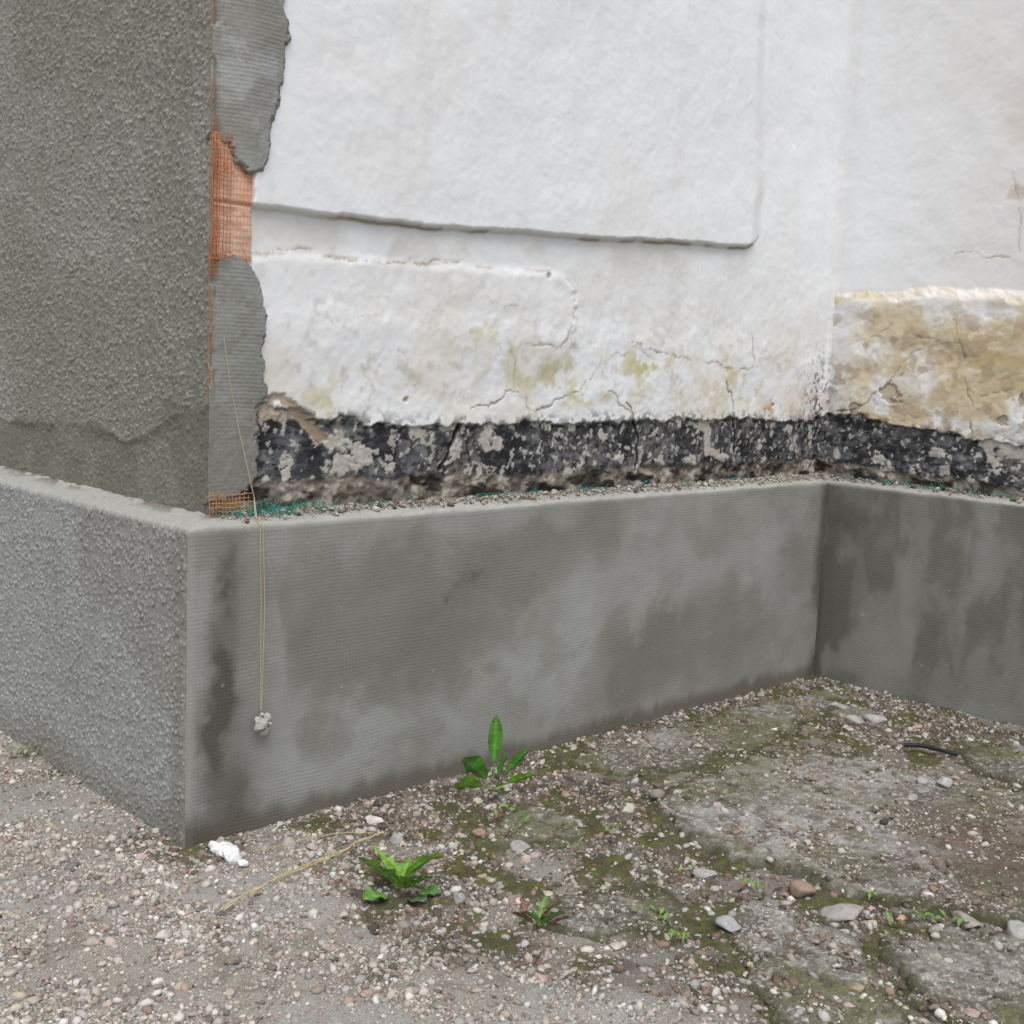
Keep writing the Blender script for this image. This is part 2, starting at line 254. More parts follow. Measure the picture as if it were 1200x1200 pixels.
def plinth(name,u,side,m,seed,flip):
    fz=cat((-.06,.785,.0045 if side!='L' else .0036)); 
    ang=np.linspace(0,math.pi/2,5)[1:]; rr=.010
    o=np.concatenate([np.zeros(len(fz)),rr*(1-np.cos(ang)),cat((.016,.15,.005))])
    z=np.concatenate([fz,.785+(H-.785)*np.sin(ang),H+.16*(cat((.016,.15,.005))-.01)])
    w=np.concatenate([fz,.785+rr*ang,.80+cat((.016,.15,.005))])
    U,Wd=np.meshgrid(u,w,indexing='ij'); O=np.broadcast_to(o,U.shape).copy(); Z=np.broadcast_to(z,U.shape).copy()
    topm=sst(.785,.80,Wd)
    fade=sst(.0,.02,U)*(sst(U1,U1-.03,U) if side=='A' else 1)
    if side=='L':
        st=stip(U,Wd,.0040,seed); d=(st*(1-topm*.7)+(fbm(U,Wd,3,seed+3,3)-.5)*.008)*fade
        Cc=np.zeros(U.shape+(3,))+np.array([.29,.29,.27]); Cc=mix(Cc,[.36,.368,.365],sst(.36,.66,fbm(U,Wd,4,seed+4,6)+.03)*.75)
        Cc=mix(Cc,[.22,.215,.185],sst(.10,.03,U)*.6); Cc=mix(Cc,[.56,.57,.57],sst(.0022,.005,st)*.45); Cc=mix(Cc,[.12,.12,.11],sst(.001,-.001,st)*.4)  # corner tone, then painted stipple shading: pale bumps, dark hollows
        Cc=mix(Cc,[.20,.18,.14],sst(.14,.0,Wd)*.5)
    else:
        d=((fbm(U,Wd,2.2,seed+3,4)-.5)*.012+(fbm(U,Wd,12,seed+2,4)-.5)*.0018)*fade
        Cc=np.zeros(U.shape+(3,))+np.array([.272,.272,.254])
        Cc=mix(Cc,[.325,.328,.320],sst(.42,.60,fbm(U,Wd,3,seed+5,6,.55))*.5)
        Cc=mix(Cc,[.205,.20,.18],sst(.48,.64,fbm(U*.7,Wd,5,seed+17,6,.55))*.45)
        q=fbm(U*1.6,Wd*.8,4,seed+6,6,.55)-.5; q2=fbm(U,Wd,11,seed+26,5,.6)-.5; Uq=U+q*.35+q2*.12; Wq=Wd+q*.25+q2*.10
        dk=[.172,.168,.147]
        if side=='A':
            for cx,cy,rx,ry,s in ((.62,.50,.33,.22,.65),(1.15,.62,.28,.14,.65),(.85,.40,.25,.14,.5),(1.75,.25,.20,.18,.65),(2.2,.30,.30,.16,.5),(1.5,.72,.12,.14,.5),(2.05,.66,.25,.09,.3),(.33,.62,.12,.16,.3),(2.66,.55,.10,.18,.3)):
                Cc=mix(Cc,dk,sst(.15,.7,ell(Uq,Wq,cx,cy,rx*1.05,ry*1.05,1.))*s)
            for cx,cy,rx,ry,s in ((.45,.20,.26,.13,.6),(1.05,.22,.26,.12,.6),(1.33,.35,.14,.22,.6),(1.9,.50,.18,.14,.4),(2.45,.5,.15,.2,.35),(.22,.45,.04,.3,.3)):
                Cc=mix(Cc,[.37,.38,.385],ell(Uq,Wq,cx,cy,rx,ry,1.3)*s*sst(.32,.54,fbm(U,Wd,6,seed+9,5,.55)))
            uw=U+q2*.08; e1=sst(.36,.56,fbm(U,Wd*.8,9,seed+7,5,.55))
            st_=ell(uw,Wd,.105,.66,.035,.12)*.8+ell(uw,Wd,.10,.44,.034,.14)*.8+ell(uw,Wd,.09,.24,.04,.14)*.85
            st_=st_*(.45+.55*e1)+np.exp(-((uw-.12)/.05)**2)*sst(.80,.6,Wd)*.3
            st_=np.maximum(st_,ell(uw,Wd,.12,.10,.08,.18)*.9)
            st_=np.clip(np.maximum(st_,ell(uw,Wd,.03,.0,.22,.08)*.95),0,1)
            Cc=mix(Cc,[.066,.062,.047],st_*.85)
            Cc=mix(Cc,[.11,.10,.075],ell(Uq,Wq,.88,.565,.04,.015)*.7)
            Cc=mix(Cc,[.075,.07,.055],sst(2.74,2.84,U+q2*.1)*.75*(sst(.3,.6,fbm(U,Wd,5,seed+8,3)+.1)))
            Cc=mix(Cc,[.38,.38,.36],sst(.03,.01,U)*.4)
            mudl=sst(.05,.0,Wd-.05*fbm(U,Wd*0,20,seed+33,4)); Cc=mix(Cc,[.11,.095,.07],mudl*.7)
        else:
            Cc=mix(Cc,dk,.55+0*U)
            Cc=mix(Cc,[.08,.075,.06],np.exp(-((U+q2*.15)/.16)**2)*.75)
            Cc=mix(Cc,[.11,.105,.085],sst(.44,.62,fbm(U*1.8,Wd*.7,4,seed+8,5))*.6)
            Cc=mix(Cc,[.27,.27,.255],sst(.48,.68,fbm(U*1.5,Wd*.8,4,seed+11,5))*.55)
            Cc=mix(Cc,[.09,.083,.065],ell(Uq,Wq,.18,.70,.09,.06)*.5)
        w1,v1=worley(U,Wd,9,seed+12); nk=sst(.045,.02,w1)*(v1>.92); d+=nk*.002; Cc=mix(Cc,[.42,.42,.40],nk*.45)
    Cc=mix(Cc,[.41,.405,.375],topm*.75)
    hz=topm*((fbm(U,O,40,seed+14,4)-.5)*.009+(fbm(U,O,5,seed+15,3)-.5)*.012)*fade
    Cc=mix(Cc,[.16,.14,.11],topm*sst(.04,.10,O)*sst(.42,.6,fbm(U,O*2,14,seed+16,4))*.8)
    O=O-d*(1-topm); Z=Z+hz
    if side=='A': P=(O+U,O,Z)
    elif side=='R': P=(U1+O,O-U,Z)
    else: P=(O*1.0,O+U,Z)
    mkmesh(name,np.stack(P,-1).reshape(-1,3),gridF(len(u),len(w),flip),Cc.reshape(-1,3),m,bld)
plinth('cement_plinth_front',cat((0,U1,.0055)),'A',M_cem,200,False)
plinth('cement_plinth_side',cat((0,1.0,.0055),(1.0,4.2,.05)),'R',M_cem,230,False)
plinth('stippled_plinth',cat((0,1.5,.004),(1.5,6.,.06)),'L',M_stip,260,True)
# ---- grey basecoat patches lapping on to the white wall
u=cat((-.006,.250,.0022)); v=cat((.80,2.3,.0025)); U,Vv=np.meshgrid(u,v,indexing='ij')
pu=[(-.02,1.745),(.012,1.73),(.03,1.71),(.06,1.68),(.10,1.66),(.125,1.668),(.14,1.70),(.15,1.78),(.18,1.89),(.19,1.97),(.18,2.09),(.17,2.35),(-.02,2.35)]
pw=[(-.02,1.44),(.02,1.455),(.05,1.475),(.09,1.45),(.115,1.43),(.13,1.40),(.15,1.30),(.145,1.24),(.15,1.17),(.17,1.11),(.13,1.08),(.135,1.04),(.14,.97),(.13,.92),(.11,.87),(.08,.858),(.05,.862),(.03,.85),(-.02,.85)]
wob=(fbm(U,Vv,32,301,5,.6)-.5)*.036
s1=sdp(U+wob,Vv+wob*.8,pu); s2=sdp(U+wob*1.2,Vv-wob,pw); s=np.maximum(s1,s2)
bl=np.maximum(wd(np.maximum(U,.15),Vv),0)
for _ in range(25): bl[:,1:-1]=(bl[:,:-2]+bl[:,1:-1]+bl[:,2:])/3
base=bl*sst(-.01,.10,U); base=np.maximum(base,(wd(U,Vv)-.004)*sst(.10,.115,U))
h=base+.002+.008*sst(-.001,.008,s)+.0002*np.sin(Vv*630)*sst(.01,.03,s)+(fbm(U,Vv,10,302,5)-.5)*.006+(fbm(U,Vv,90,303,2)-.5)*.0014
h=np.where(s<-.002,-.012,h)
Cc=np.zeros(U.shape+(3,))+np.array([.265,.27,.255]); Cc=mix(Cc,[.34,.345,.34],sst(.4,.65,fbm(U,Vv,6,304,5,.6))*.6); Cc=mix(Cc,[.17,.165,.14],sst(1.5,.95,Vv)*.35+0*U); Cc=mix(Cc,[.13,.125,.10],sst(.006,.0,s)*.4)
Cc=mix(Cc,[.19,.185,.16],sst(.5,.60,fbm(U,Vv,16,306,5,.6))*.5)
orr=sst(.020,.004,U)*sst(.42,.52,fbm(U*2,Vv,8,305,3)+.06*ell(U,Vv,0,1.4,.1,.25)); h-=orr*.008
kf=(s>-.006); kq=kf[:-1,:-1]|kf[1:,1:]
mkmesh('grey_basecoat_patch',np.stack([.11+U,.10-h,Vv],-1).reshape(-1,3),gridF(len(u),len(v),False,kq),Cc.reshape(-1,3),M_cem,bld)
# ---- fibre nets as real strands
class Strands:
    def __init__(s): s.V=[];s.F=[];s.C=[];s.n=0
    def add(s,P,r,c,k=4):
        P=np.asarray(P,float); T=np.gradient(P,axis=0); T/=np.linalg.norm(T,axis=1)[:,None]+1e-9
        ref=np.array([.3,.2,.93]); A=np.cross(T,ref); A/=np.linalg.norm(A,axis=1)[:,None]+1e-9; Bn=np.cross(T,A)
        an=np.arange(k)/k*2*math.pi
        rr=np.broadcast_to(np.asarray(r,float),(len(P),))
        V=P[:,None]+rr[:,None,None]*(A[:,None]*np.cos(an)[None,:,None]+Bn[:,None]*np.sin(an)[None,:,None])
        i=np.arange(len(P)-1)[:,None]*k; j=np.arange(k)[None]; j2=(j+1)%k
        F=np.stack([i+j,i+j2,i+k+j2,i+k+j],-1).reshape(-1,4)+s.n
        s.V.append(V.reshape(-1,3)); s.F.append(F); s.C.append(np.tile(c,(len(P)*k,1))); s.n+=len(P)*k
    def build(s,name,m,parent=None): return mkmesh(name,np.concatenate(s.V),np.concatenate(s.F),np.concatenate(s.C),m,parent)
org=np.array([.56,.22,.09]); S=Strands()
def net(u0,u1,v0,v1,y,pitch,wob,seed,r=.0008,skip=0.,c=org):
    for z in np.arange(v0,v1,pitch):
        if rng.random()<skip: continue
        t=np.linspace(u0,u1+rng.uniform(-.006,.004),10)
        S.add(np.stack([.11+t,y-.0015+wob*(fbm(t,t*0+z,20,seed,2)-.5),z+.0015*np.sin(t*60+z*9)],-1),r,c*rng.uniform(.75,1.1))
    for x in np.arange(u0,u1,pitch*.95):
        t=np.linspace(v0,v1+rng.uniform(-.01,.01),int((v1-v0)/.02)+3)
        S.add(np.stack([.11+x+.0012*np.sin(t*50),y+wob*(fbm(t*0+x,t,20,seed,2)-.5),t],-1),r,c*rng.uniform(.75,1.1))
net(-.008,.042,1.445,1.745,.080,.0105,.006,1,.0008,.05)
net(.042,.105,1.46,1.735,.084,.0105,.004,1,.0004,.15,np.array([.64,.36,.22]))
net(-.009,.003,1.10,1.72,.0905,.0085,.014,2,.0007,.35)
for z0,z1 in ((1.80,1.88),(1.98,2.04),(2.12,2.2)): net(-.009,.000,z0,z1,.0915,.0085,.014,2,.0006,.3)
net(-.010,.014,1.40,1.78,.0845,.0095,.008,2,.0009,.1)
net(-.010,.108,.815,.868,.078,.0105,.02,3,.0007,0,np.array([.62,.36,.18]))
for i in range(80):
    x=rng.choice([rng.uniform(-.01,.02),rng.uniform(-.01,.1)]); z=rng.choice([rng.uniform(1.4,1.75),rng.uniform(.82,.88),1.66,1.455]); d=rng.normal(0,.010,(2,3))
    S.add([[.11+x,.083,z],[.11+x+d[0,0],.079-abs(d[0,1])*.5,z+d[0,2]],[.11+x+d[1,0],.076-abs(d[1,1])*.7,z+d[0,2]+d[1,2]]],.0006,org*rng.uniform(.7,1.3))
S.build('corner_bead_net',M_net,bld)
S=Strands(); teal=np.array([.05,.30,.25])
for x0,x1 in ((.16,.38),(1.0,1.28),(1.44,1.60),(2.2,2.34)):
    for o in (0,.009):
        t=np.linspace(x0,x1,40); S.add(np.stack([t,.088-o*.8+.01*(fbm(t,t*0,9,5,2)-.5),.817+o*.6+.016*(fbm(t,t*0+o,9,6,2)-.5)],-1),.0008,teal*rng.uniform(.7,1.3))
    for x in np.arange(x0,x1,.012):
        if rng.random()<.3: continue
        q=rng.uniform(-.006,.006,3); S.add([[x,.094,.812],[x+q[0],.084+q[1],.826],[x+q[0]*2,.072+q[2],.832+q[1]]],.0008,teal*rng.uniform(.7,1.3))
for i in range(130):
    x=rng.choice([rng.uniform(.12,.45),rng.uniform(.15,2.8),rng.uniform(.15,.3)]); y=rng.uniform(.045,.095); z=.812; d=rng.normal(0,.020,(2,3)); d[:,2]=np.abs(d[:,2])*.8
    S.add([[x,y,z],[x+d[0,0],y+d[0,1]*.4,z+d[0,2]+.004],[x+d[0,0]+d[1,0],y+(d[0,1]+d[1,1])*.4,z+d[1,2]]],.0009,teal*rng.uniform(.6,1.4))
for i in range(130):
    y=-rng.uniform(0,1.0); x=U1+rng.uniform(.05,.09); d=rng.normal(0,.014,(2,3)); d[:,2]=np.abs(d[:,2])*.6
    S.add([[x,y,.812],[x+d[0,0]*.4,y+d[0,1],.816+d[0,2]],[x+d[1,0]*.4,y+d[0,1]+d[1,1],.812+d[1,2]]],.0009,teal*rng.uniform(.6,1.4))
S.add([[1.70,.06,.815],[1.72,.04,.83],[1.735,.02,.85]],.0014,teal)
for zz in np.arange(.02,.8,.012):
    if rng.random()<.5: S.add([[U1-.004,-.003,zz],[U1-.009,-.008,zz+.005],[U1-.006,-.012,zz+.010]],.0008,teal*.6)
t=np.linspace(0,.9,80); S.add(np.stack([U1-.012+.006*np.sin(t*30),-t,.004+.005*np.sin(t*21)],-1),.0009,teal*.7)
S.build('teal_scrim_net',M_net,bld)
import bmesh
def icob(sub):
    bm=bmesh.new(); bmesh.ops.create_icosphere(bm,subdivisions=sub,radius=1); V=np.array([v.co[:] for v in bm.verts]); F=np.array([[v.index for v in f.verts] for f in bm.faces]); bm.free(); return V,F
I1V,I1F=icob(1)
def stones(P,R,col,flat=(.4,.85),jit=.30):
    n=len(P); V0,F0=I1V,I1F
    V=np.tile(V0,(n,1,1))*(1+rng.uniform(-jit,jit,(n,len(V0),1)))
    V*=np.stack([rng.uniform(.8,1.4,n),rng.uniform(.55,1.1,n),rng.uniform(*flat,n)],-1)[:,None]*R[:,None,None]
    a=rng.uniform(0,6.283,n); b=rng.normal(0,.35,n); c=rng.normal(0,.35,n)
    x,y,z=V[...,0],V[...,1],V[...,2]
    y,z=y*np.cos(b)[:,None]-z*np.sin(b)[:,None],y*np.sin(b)[:,None]+z*np.cos(b)[:,None]
    x,z=x*np.cos(c)[:,None]-z*np.sin(c)[:,None],x*np.sin(c)[:,None]+z*np.cos(c)[:,None]
    x,y=x*np.cos(a)[:,None]-y*np.sin(a)[:,None],x*np.sin(a)[:,None]+y*np.cos(a)[:,None]
    V=np.stack([x,y,z],-1)+P[:,None]
    F=(F0[None]+(np.arange(n)*len(V0))[:,None,None]).reshape(-1,3)
    return V.reshape(-1,3),F,np.repeat(col,len(V0),0)
n=3000; k=rng.random(n)
x=np.where(k<.8,rng.uniform(.13,U1+.05,n),0); y=rng.uniform(.0,1,n)**.45*.085+.008
P=np.where((k<.8)[:,None],np.stack([x,y,.805+.16*y],-1),np.stack([U1+y,.05-rng.uniform(0,1.1,n),.805+.16*y],-1))
R=np.minimum(rng.lognormal(math.log(.0028),.6,n),.013)
pal=np.array([[.42,.38,.32],[.30,.28,.25],[.5,.48,.44],[.14,.12,.10],[.36,.27,.2]])
V,F,c=stones(P,R,pal[rng.integers(0,5,n)]*rng.uniform(.7,1.15,(n,1))); mkmesh('mortar_crumbs',V,F,c,M_stone,bld,False)
def prism(name,fp,z0,z1,m,col,parent):
    n=len(fp); V=[(x,y,z0) for x,y in fp]+[(x,y,z1) for x,y in fp]
    me=bpy.data.meshes.new(name); me.from_pydata(V,[],[[i,(i+1)%n,n+(i+1)%n,n+i] for i in range(n)]+[list(range(n,2*n)),list(range(n))[::-1]])
    at=me.color_attributes.new('Col','FLOAT_COLOR','POINT')
    for d in at.data: d.color=(*col,1)
    me.materials.append(m); return link(bpy.data.objects.new(name,me),parent)
prism('masonry_core',[(.15,.16),(3.0,.16),(3.0,-4.05),(8,-4.05),(8,6.0),(.15,6.0)],-.05,3.39,M_white,(.7,.68,.64),bld)
prism('eaves_cornice',[(.02,.0),(2.85,.0),(2.85,-4.2),(8.1,-4.2),(8.1,6.1),(.02,6.1)],3.40,3.52,M_white,(.75,.74,.72),bld)
V=[(-.05,-.07,3.525),(2.78,-.07,3.525),(2.78,-4.27,3.525),(8.2,-4.27,3.525),(8.2,6.2,3.525),(-.05,6.2,3.525),(4.2,3.0,4.9),(5.5,1.5,5.0),(5.5,-1.6,5.0)]
me=bpy.data.meshes.new('tiled_roof'); me.from_pydata(V,[],[(0,1,7,6),(1,2,8,7),(2,3,8),(3,4,7,8),(4,6,7),(4,5,6),(5,0,6)]); me.materials.append(M_roof); link(bpy.data.objects.new('tiled_roof',me),bld)
# ---------------------------------------------------------------- ground
slabs=[([(.42,3.25),(.70,3.60),(.95,3.76),(1.28,3.68),(1.57,3.45),(2.0,3.1),(1.9,2.3),(1.20,2.58),(1.02,2.63),(.85,2.70),(.74,2.83),(.58,2.89),(.47,3.07)],.018),
([(.85,2.51),(1.13,2.54),(1.5,2.33),(1.4,1.9),(1.02,2.0),(.84,2.20),(.84,2.40)],.016),
([(.56,2.65),(.70,2.66),(.80,2.47),(.81,2.19),(.75,2.0),(.54,2.05),(.49,2.48)],.010),
([(.26,3.80),(.76,4.15),(1.25,4.62),(1.33,4.46),(.87,3.79),(.44,3.46),(.22,3.54)],.010),
([(1.52,3.88),(1.80,4.01),(2.3,3.6),(1.65,3.50),(1.49,3.67)],.012),
([(-.10,3.02),(.10,3.22),(.26,3.12),(.20,2.98),(.02,2.90)],.006),
([(.12,2.66),(.40,2.72),(.44,2.52),(.25,2.42),(.08,2.5)],.006)]
def gz(x,y):
    return (fbm(x,y,1.3,400,3)-.5)*.02+(fbm(x,y,9,401,4)-.5)*.014+(fbm(x,y,50,402,2)-.5)*.005
def slabh(x,y):
    w=(fbm(x,y,14,403,4)-.5)*.09; h=np.zeros(x.shape); s=np.full(x.shape,-9.)
    for p,t in slabs:
        sd=sdp(x+w,y-w,p); h=np.maximum(h,t*sst(-.004,.012,sd)); s=np.maximum(s,sd)
    return h,s
def local(x,y):
    dx,dy=x-CX,y-CY; return dx*ca+dy*sa,-dx*sa+dy*ca
def masks(x,y,ss):
    n1=fbm(x,y,3.2,410,5); n2=fbm(x,y,10,411,5); n3=fbm(x,y,28,412,4)
    wet=sst(-.75,.20,x*1.0+(y-2.55)*.9-.05+(n1-.5)*1.5+(n2-.5)*.8)*sst(2.10,2.5,y+(n1-.5)*.6+x*.12)
    wet=np.clip(wet,0,1)
    moss=sst(.49,.63,n2+.07*ell(x,y,.45,2.95,.35,.3)+.06*ell(x,y,.9,4.0,.4,.3)-.015+(n3-.5)*.12)*wet
    edge=sst(.04,.0,np.abs(ss+.008))*sst(.40,.53,n2+.03)
    moss=np.maximum(moss,edge*.95*wet)
    crust=sst(.53,.60,fbm(x,y,4.3,415,5)+(n3-.5)*.1)*(1-moss)
    return wet,moss,crust,n1,n2,n3
gx=cat((-60,-10,5),(-10,-2.4,.4),(-2.4,-1.6,.03),(-1.6,2.1,.008),(2.1,3,.04),(3,10,.5),(10,60,5)); gy=cat((-60,-6,5),(-6,1.6,.4),(1.6,2.0,.03),(2.0,4.9,.008),(4.9,6,.08),(6,12,.5),(12,70,5))
X,Y=np.meshgrid(gx,gy,indexing='ij'); sh,ss=slabh(X,Y); wet,moss,crust,n1,n2,n3=masks(X,Y,ss)
Z=gz(X,Y)+moss*.009*fbm(X,Y,60,420,3)+crust*.004
c=np.zeros(X.shape+(3,))+np.array([.32,.298,.26]); c=mix(c,[.42,.40,.36],sst(.4,.65,n2)*.6); c=mix(c,[.20,.175,.145],sst(.5,.68,n3)*.6); c=mix(c,[.34,.33,.305],crust*.8)
D=np.zeros_like(c)+np.array([.115,.098,.075]); D=mix(D,[.21,.19,.16],sst(.45,.62,n3)); D=mix(D,[.06,.05,.036],sst(.5,.65,fbm(X,Y,16,421,4))*.7); D=mix(D,[.22,.21,.185],crust*.75)
c=c*(1-wet[...,None])+D*wet[...,None]
c=mix(c,[.07,.070,.026],moss*.8); c=mix(c,[.13,.14,.032],moss*sst(.52,.68,fbm(X,Y,45,422,3))*.65)
mkmesh('ground',np.stack([X,Y,Z],-1).reshape(-1,3),gridF(len(gx),len(gy)),c.reshape(-1,3),M_ground)
for i,(p,t) in enumerate(slabs):
    P=np.array(p); x=np.arange(P[:,0].min()-.05,P[:,0].max()+.05,.005); y=np.arange(P[:,1].min()-.05,P[:,1].max()+.05,.005)
    X,Y=np.meshgrid(x,y,indexing='ij'); w=(fbm(X,Y,14,403,4)-.5)*.09; sd=sdp(X+w,Y-w,p)
    n1=fbm(X,Y,5,430+i,5); n2=fbm(X,Y,22,431,5,.6); n3=fbm(X,Y,80,432,3)
    Z=gz(X,Y)*.75+.002+t*sst(-.004,.012,sd)-.02*(sd<-.004)+(n2-.5)*.006+(n3-.5)*.0022
    pit=sst(.60,.68,fbm(X,Y,35,433,4)); Z-=pit*.003
    c=np.zeros(X.shape+(3,))+np.array([.19,.18,.152]); c=mix(c,[.29,.285,.265],sst(.44,.60,n2)*.7); c=mix(c,[.095,.087,.067],sst(.48,.60,n1+(n3-.5)*.15)*.75)
    c=mix(c,[.50,.48,.45],sst(.62,.68,fbm(X,Y,120,435,2))*.55); c=mix(c,[.11,.115,.045],sst(.47,.62,fbm(X,Y,6,434,5)+(n3-.5)*.12)*.75*(.6+.4*(i>0)))
    c=mix(c,[.055,.060,.022],sst(.055,.0,sd+(n2-.5)*.08)*.85)
    ck=segd(X,Y,[(P[:,0].min(),P[:,1].mean()-.05),(P[:,0].mean(),P[:,1].mean()+.04),(P[:,0].max(),P[:,1].mean()-.02)],.08,440+i,5); cm=sst(.006,.001,ck); Z-=cm*.007; c=mix(c,[.045,.042,.022],cm*.85)
    if i==0:
        c=mix(c,[.35,.345,.34],ell(X,Y,.75,3.1,.35,.25)*.45*sst(.35,.6,n2)); c=mix(c,[.12,.08,.066],ell(X,Y,1.30,3.0,.22,.3)*.8*sst(.3,.55,n1+.1))
    c=mix(c,[.07,.058,.045],pit*.55)
    k=sd>-.012; kq=k[:-1,:-1]|k[1:,1:]
    mkmesh('concrete_slab',np.stack([X,Y,Z],-1).reshape(-1,3),gridF(len(x),len(y),False,kq),c.reshape(-1,3),M_slab)
def place(n,x0,x1,y0,y1):
    x=rng.uniform(x0,x1,n); y=rng.uniform(y0,y1,n); lx,ly=local(x,y)
    ok=~(((lx>-.004)&(ly>-.004))|(lx>U1-.004)); return x[ok],y[ok]
x,y=place(470000,-1.9,2.0,1.85,4.75)
sh,ss=slabh(x,y); wet,moss,crust,n1,n2,n3=masks(x,y,ss); lx,ly=local(x,y)
nearw=np.exp(-np.maximum(np.minimum(np.abs(ly),np.where(ly<0,9,np.abs(lx))),0)/.05)
dens=(.78*(1-wet)+.62*wet*(1-.72*moss))*(.35+1.2*sst(.38,.60,n2))*(1-.60*crust); dens=np.where(ss>.004,.09+.40*sst(.50,.62,n2),dens)
dens=np.where((ss>-.02)&(ss<.004),dens*.6,dens); dens=np.maximum(dens,nearw*.7)
dens*=np.where(y>3.3,.7,1.)
k=rng.random(len(x))<dens; x,y,wet,moss,ss,sh,crust=x[k],y[k],wet[k],moss[k],ss[k],sh[k],crust[k]; n=len(x)
R=rng.lognormal(math.log(.0024),.64,n); R=np.where(wet>.5,R*1.25,R); R=np.where(ss>.004,R*.75,R); R=np.clip(R,.0010,.0130)
pS=np.array([[.60,.56,.50],[.48,.43,.37],[.42,.40,.37],[.36,.27,.23],[.66,.64,.60],[.25,.225,.20],[.50,.42,.34]])
pD=np.array([[.36,.33,.28],[.22,.18,.145],[.44,.42,.39],[.19,.13,.105],[.58,.55,.50],[.28,.20,.15],[.11,.095,.08]])
ci=rng.choice(7,n,p=[.20,.20,.20,.10,.08,.12,.10]); col=np.where((wet+rng.normal(0,.25,n)>.5)[:,None],pD[ci],pS[ci])*rng.uniform(.65,1.12,(n,1))
P=np.stack([x,y,gz(x,y)+sh+crust*.004*(ss<0)+R*.24],-1); V,F,c=stones(P,R,col); mkmesh('gravel',V,F,c,M_stone,None,False)
x,y=place(150000,-.6,2.0,2.0,4.7); sh,ss=slabh(x,y); wet,moss,*_=masks(x,y,ss)
k=(rng.random(len(x))<moss*.6)&(ss<.02); x,y=x[k],y[k]; n=len(x); b=gz(x,y)+.003+np.where(ss[k]>0,sh[k],0)
a=rng.uniform(0,6.28,n); hh=rng.uniform(.003,.008,n); w=.0012; ln=rng.normal(0,.003,(n,2))
V=np.stack([np.stack([x-w*np.cos(a),y-w*np.sin(a),b],-1),np.stack([x+w*np.cos(a),y+w*np.sin(a),b],-1),np.stack([x+ln[:,0],y+ln[:,1],b+hh],-1)],1).reshape(-1,3)
col=np.repeat(np.array([.085,.10,.026])*rng.uniform(.5,1.6,(n,1)),3,0); mkmesh('moss',V,np.arange(3*n).reshape(-1,3),col,M_leaf,None,False)
I3=icob(3)
def rock(P,r,col,seed,fl=.6):
    V0,F0=I3; q=np.random.default_rng(seed); V=V0.copy()
    for i in range(12):
        nn=q.normal(size=3); nn/=np.linalg.norm(nn); d=q.uniform(.45,.8); t=V@nn-d; V-=np.maximum(t,0)[:,None]*nn
    V*=1+.30*(fbm(V[:,0]*1.5+V[:,2]*1.7,V[:,1]*1.5-V[:,2]*.8,3,seed,5,.6)-.5)[:,None]
    V*=np.array([q.uniform(1,1.35),q.uniform(.75,1.),fl])*r*1.15; a=q.uniform(0,6.28); R_=np.array([[math.cos(a),-math.sin(a),0],[math.sin(a),math.cos(a),0],[0,0,1]])
    return V@R_.T+P,F0,np.tile(col,(len(V),1))*(.7+.6*fbm(V[:,0]*1,V[:,1]+V[:,2],90,seed+3,3))[:,None]
big=[(.72,2.71,.038,[.30,.22,.17]),(.80,2.61,.040,[.34,.32,.30]),(.52,2.50,.028,[.36,.365,.37]),(.51,2.79,.026,[.38,.37,.35]),(1.07,2.59,.032,[.34,.32,.29]),(1.17,2.54,.036,[.36,.36,.35]),(1.26,4.17,.035,[.36,.35,.34]),(1.33,4.15,.038,[.38,.37,.35]),(1.24,4.33,.035,[.34,.33,.31]),(.06,2.91,.024,[.33,.32,.30]),(-.26,2.93,.024,[.38,.38,.38]),(-.52,2.87,.022,[.35,.32,.29]),(1.33,3.47,.024,[.42,.42,.41]),(1.27,3.49,.022,[.36,.35,.33]),(.36,3.21,.024,[.5,.48,.43]),(-.33,3.04,.020,[.62,.60,.56]),(-.69,2.37,.020,[.5,.48,.44]),(1.19,3.34,.018,[.35,.33,.3]),(-.08,2.59,.022,[.36,.35,.33]),(1.0,2.56,.016,[.6,.56,.5]),(.45,3.28,.022,[.24,.22,.19]),(-.05,2.98,.018,[.3,.2,.16]),(.93,2.6,.014,[.5,.33,.2])]
for i in range(420):
    xx=rng.uniform(-1.0,1.5); yy=rng.uniform(2.05,4.3); lx,ly=local(xx,yy)
    if (lx>-.03 and ly>-.03) or lx>U1-.03: continue
    big.append((xx,yy,min(.02,rng.lognormal(math.log(.0095),.35)),list(np.array([.40,.37,.33])*rng.uniform(.5,1.25)*np.array([1,rng.uniform(.82,1),rng.uniform(.72,1)]))))
VV=[];FF=[];CC=[];n0=0
for i,(xx,yy,r_,cl) in enumerate(big):
    z=float(gz(np.array([xx]),np.array([yy]))[0]+slabh(np.array([xx]),np.array([yy]))[0][0]); V,F,c=rock(np.array([xx,yy,z+r_*.25]),r_,np.array(cl),i+5)
    VV.append(V);FF.append(F+n0);CC.append(c);n0+=len(V)
mkmesh('rubble_stones',np.concatenate(VV),np.concatenate(FF),np.concatenate(CC),M_stone,None,False)
VV=[];FF=[];CC=[];n0=0
for i,(dx,dy,r_) in enumerate(((0,0,.022),(-.026,.030,.018),(.028,-.032,.020),(-.044,.048,.012),(.013,-.016,.022),(-.012,.014,.020),(.044,-.05,.012))):
    V,F,c=rock(np.array([-.650+dx,2.765+dy,.020]),r_*1.15,np.array([.78,.79,.82]),i+90,.8); VV.append(V);FF.append(F+n0);CC.append(np.minimum(c,.82));n0+=len(V)
mkmesh('plaster_chunk',np.concatenate(VV),np.concatenate(FF),np.concatenate(CC),M_stone,None,False)
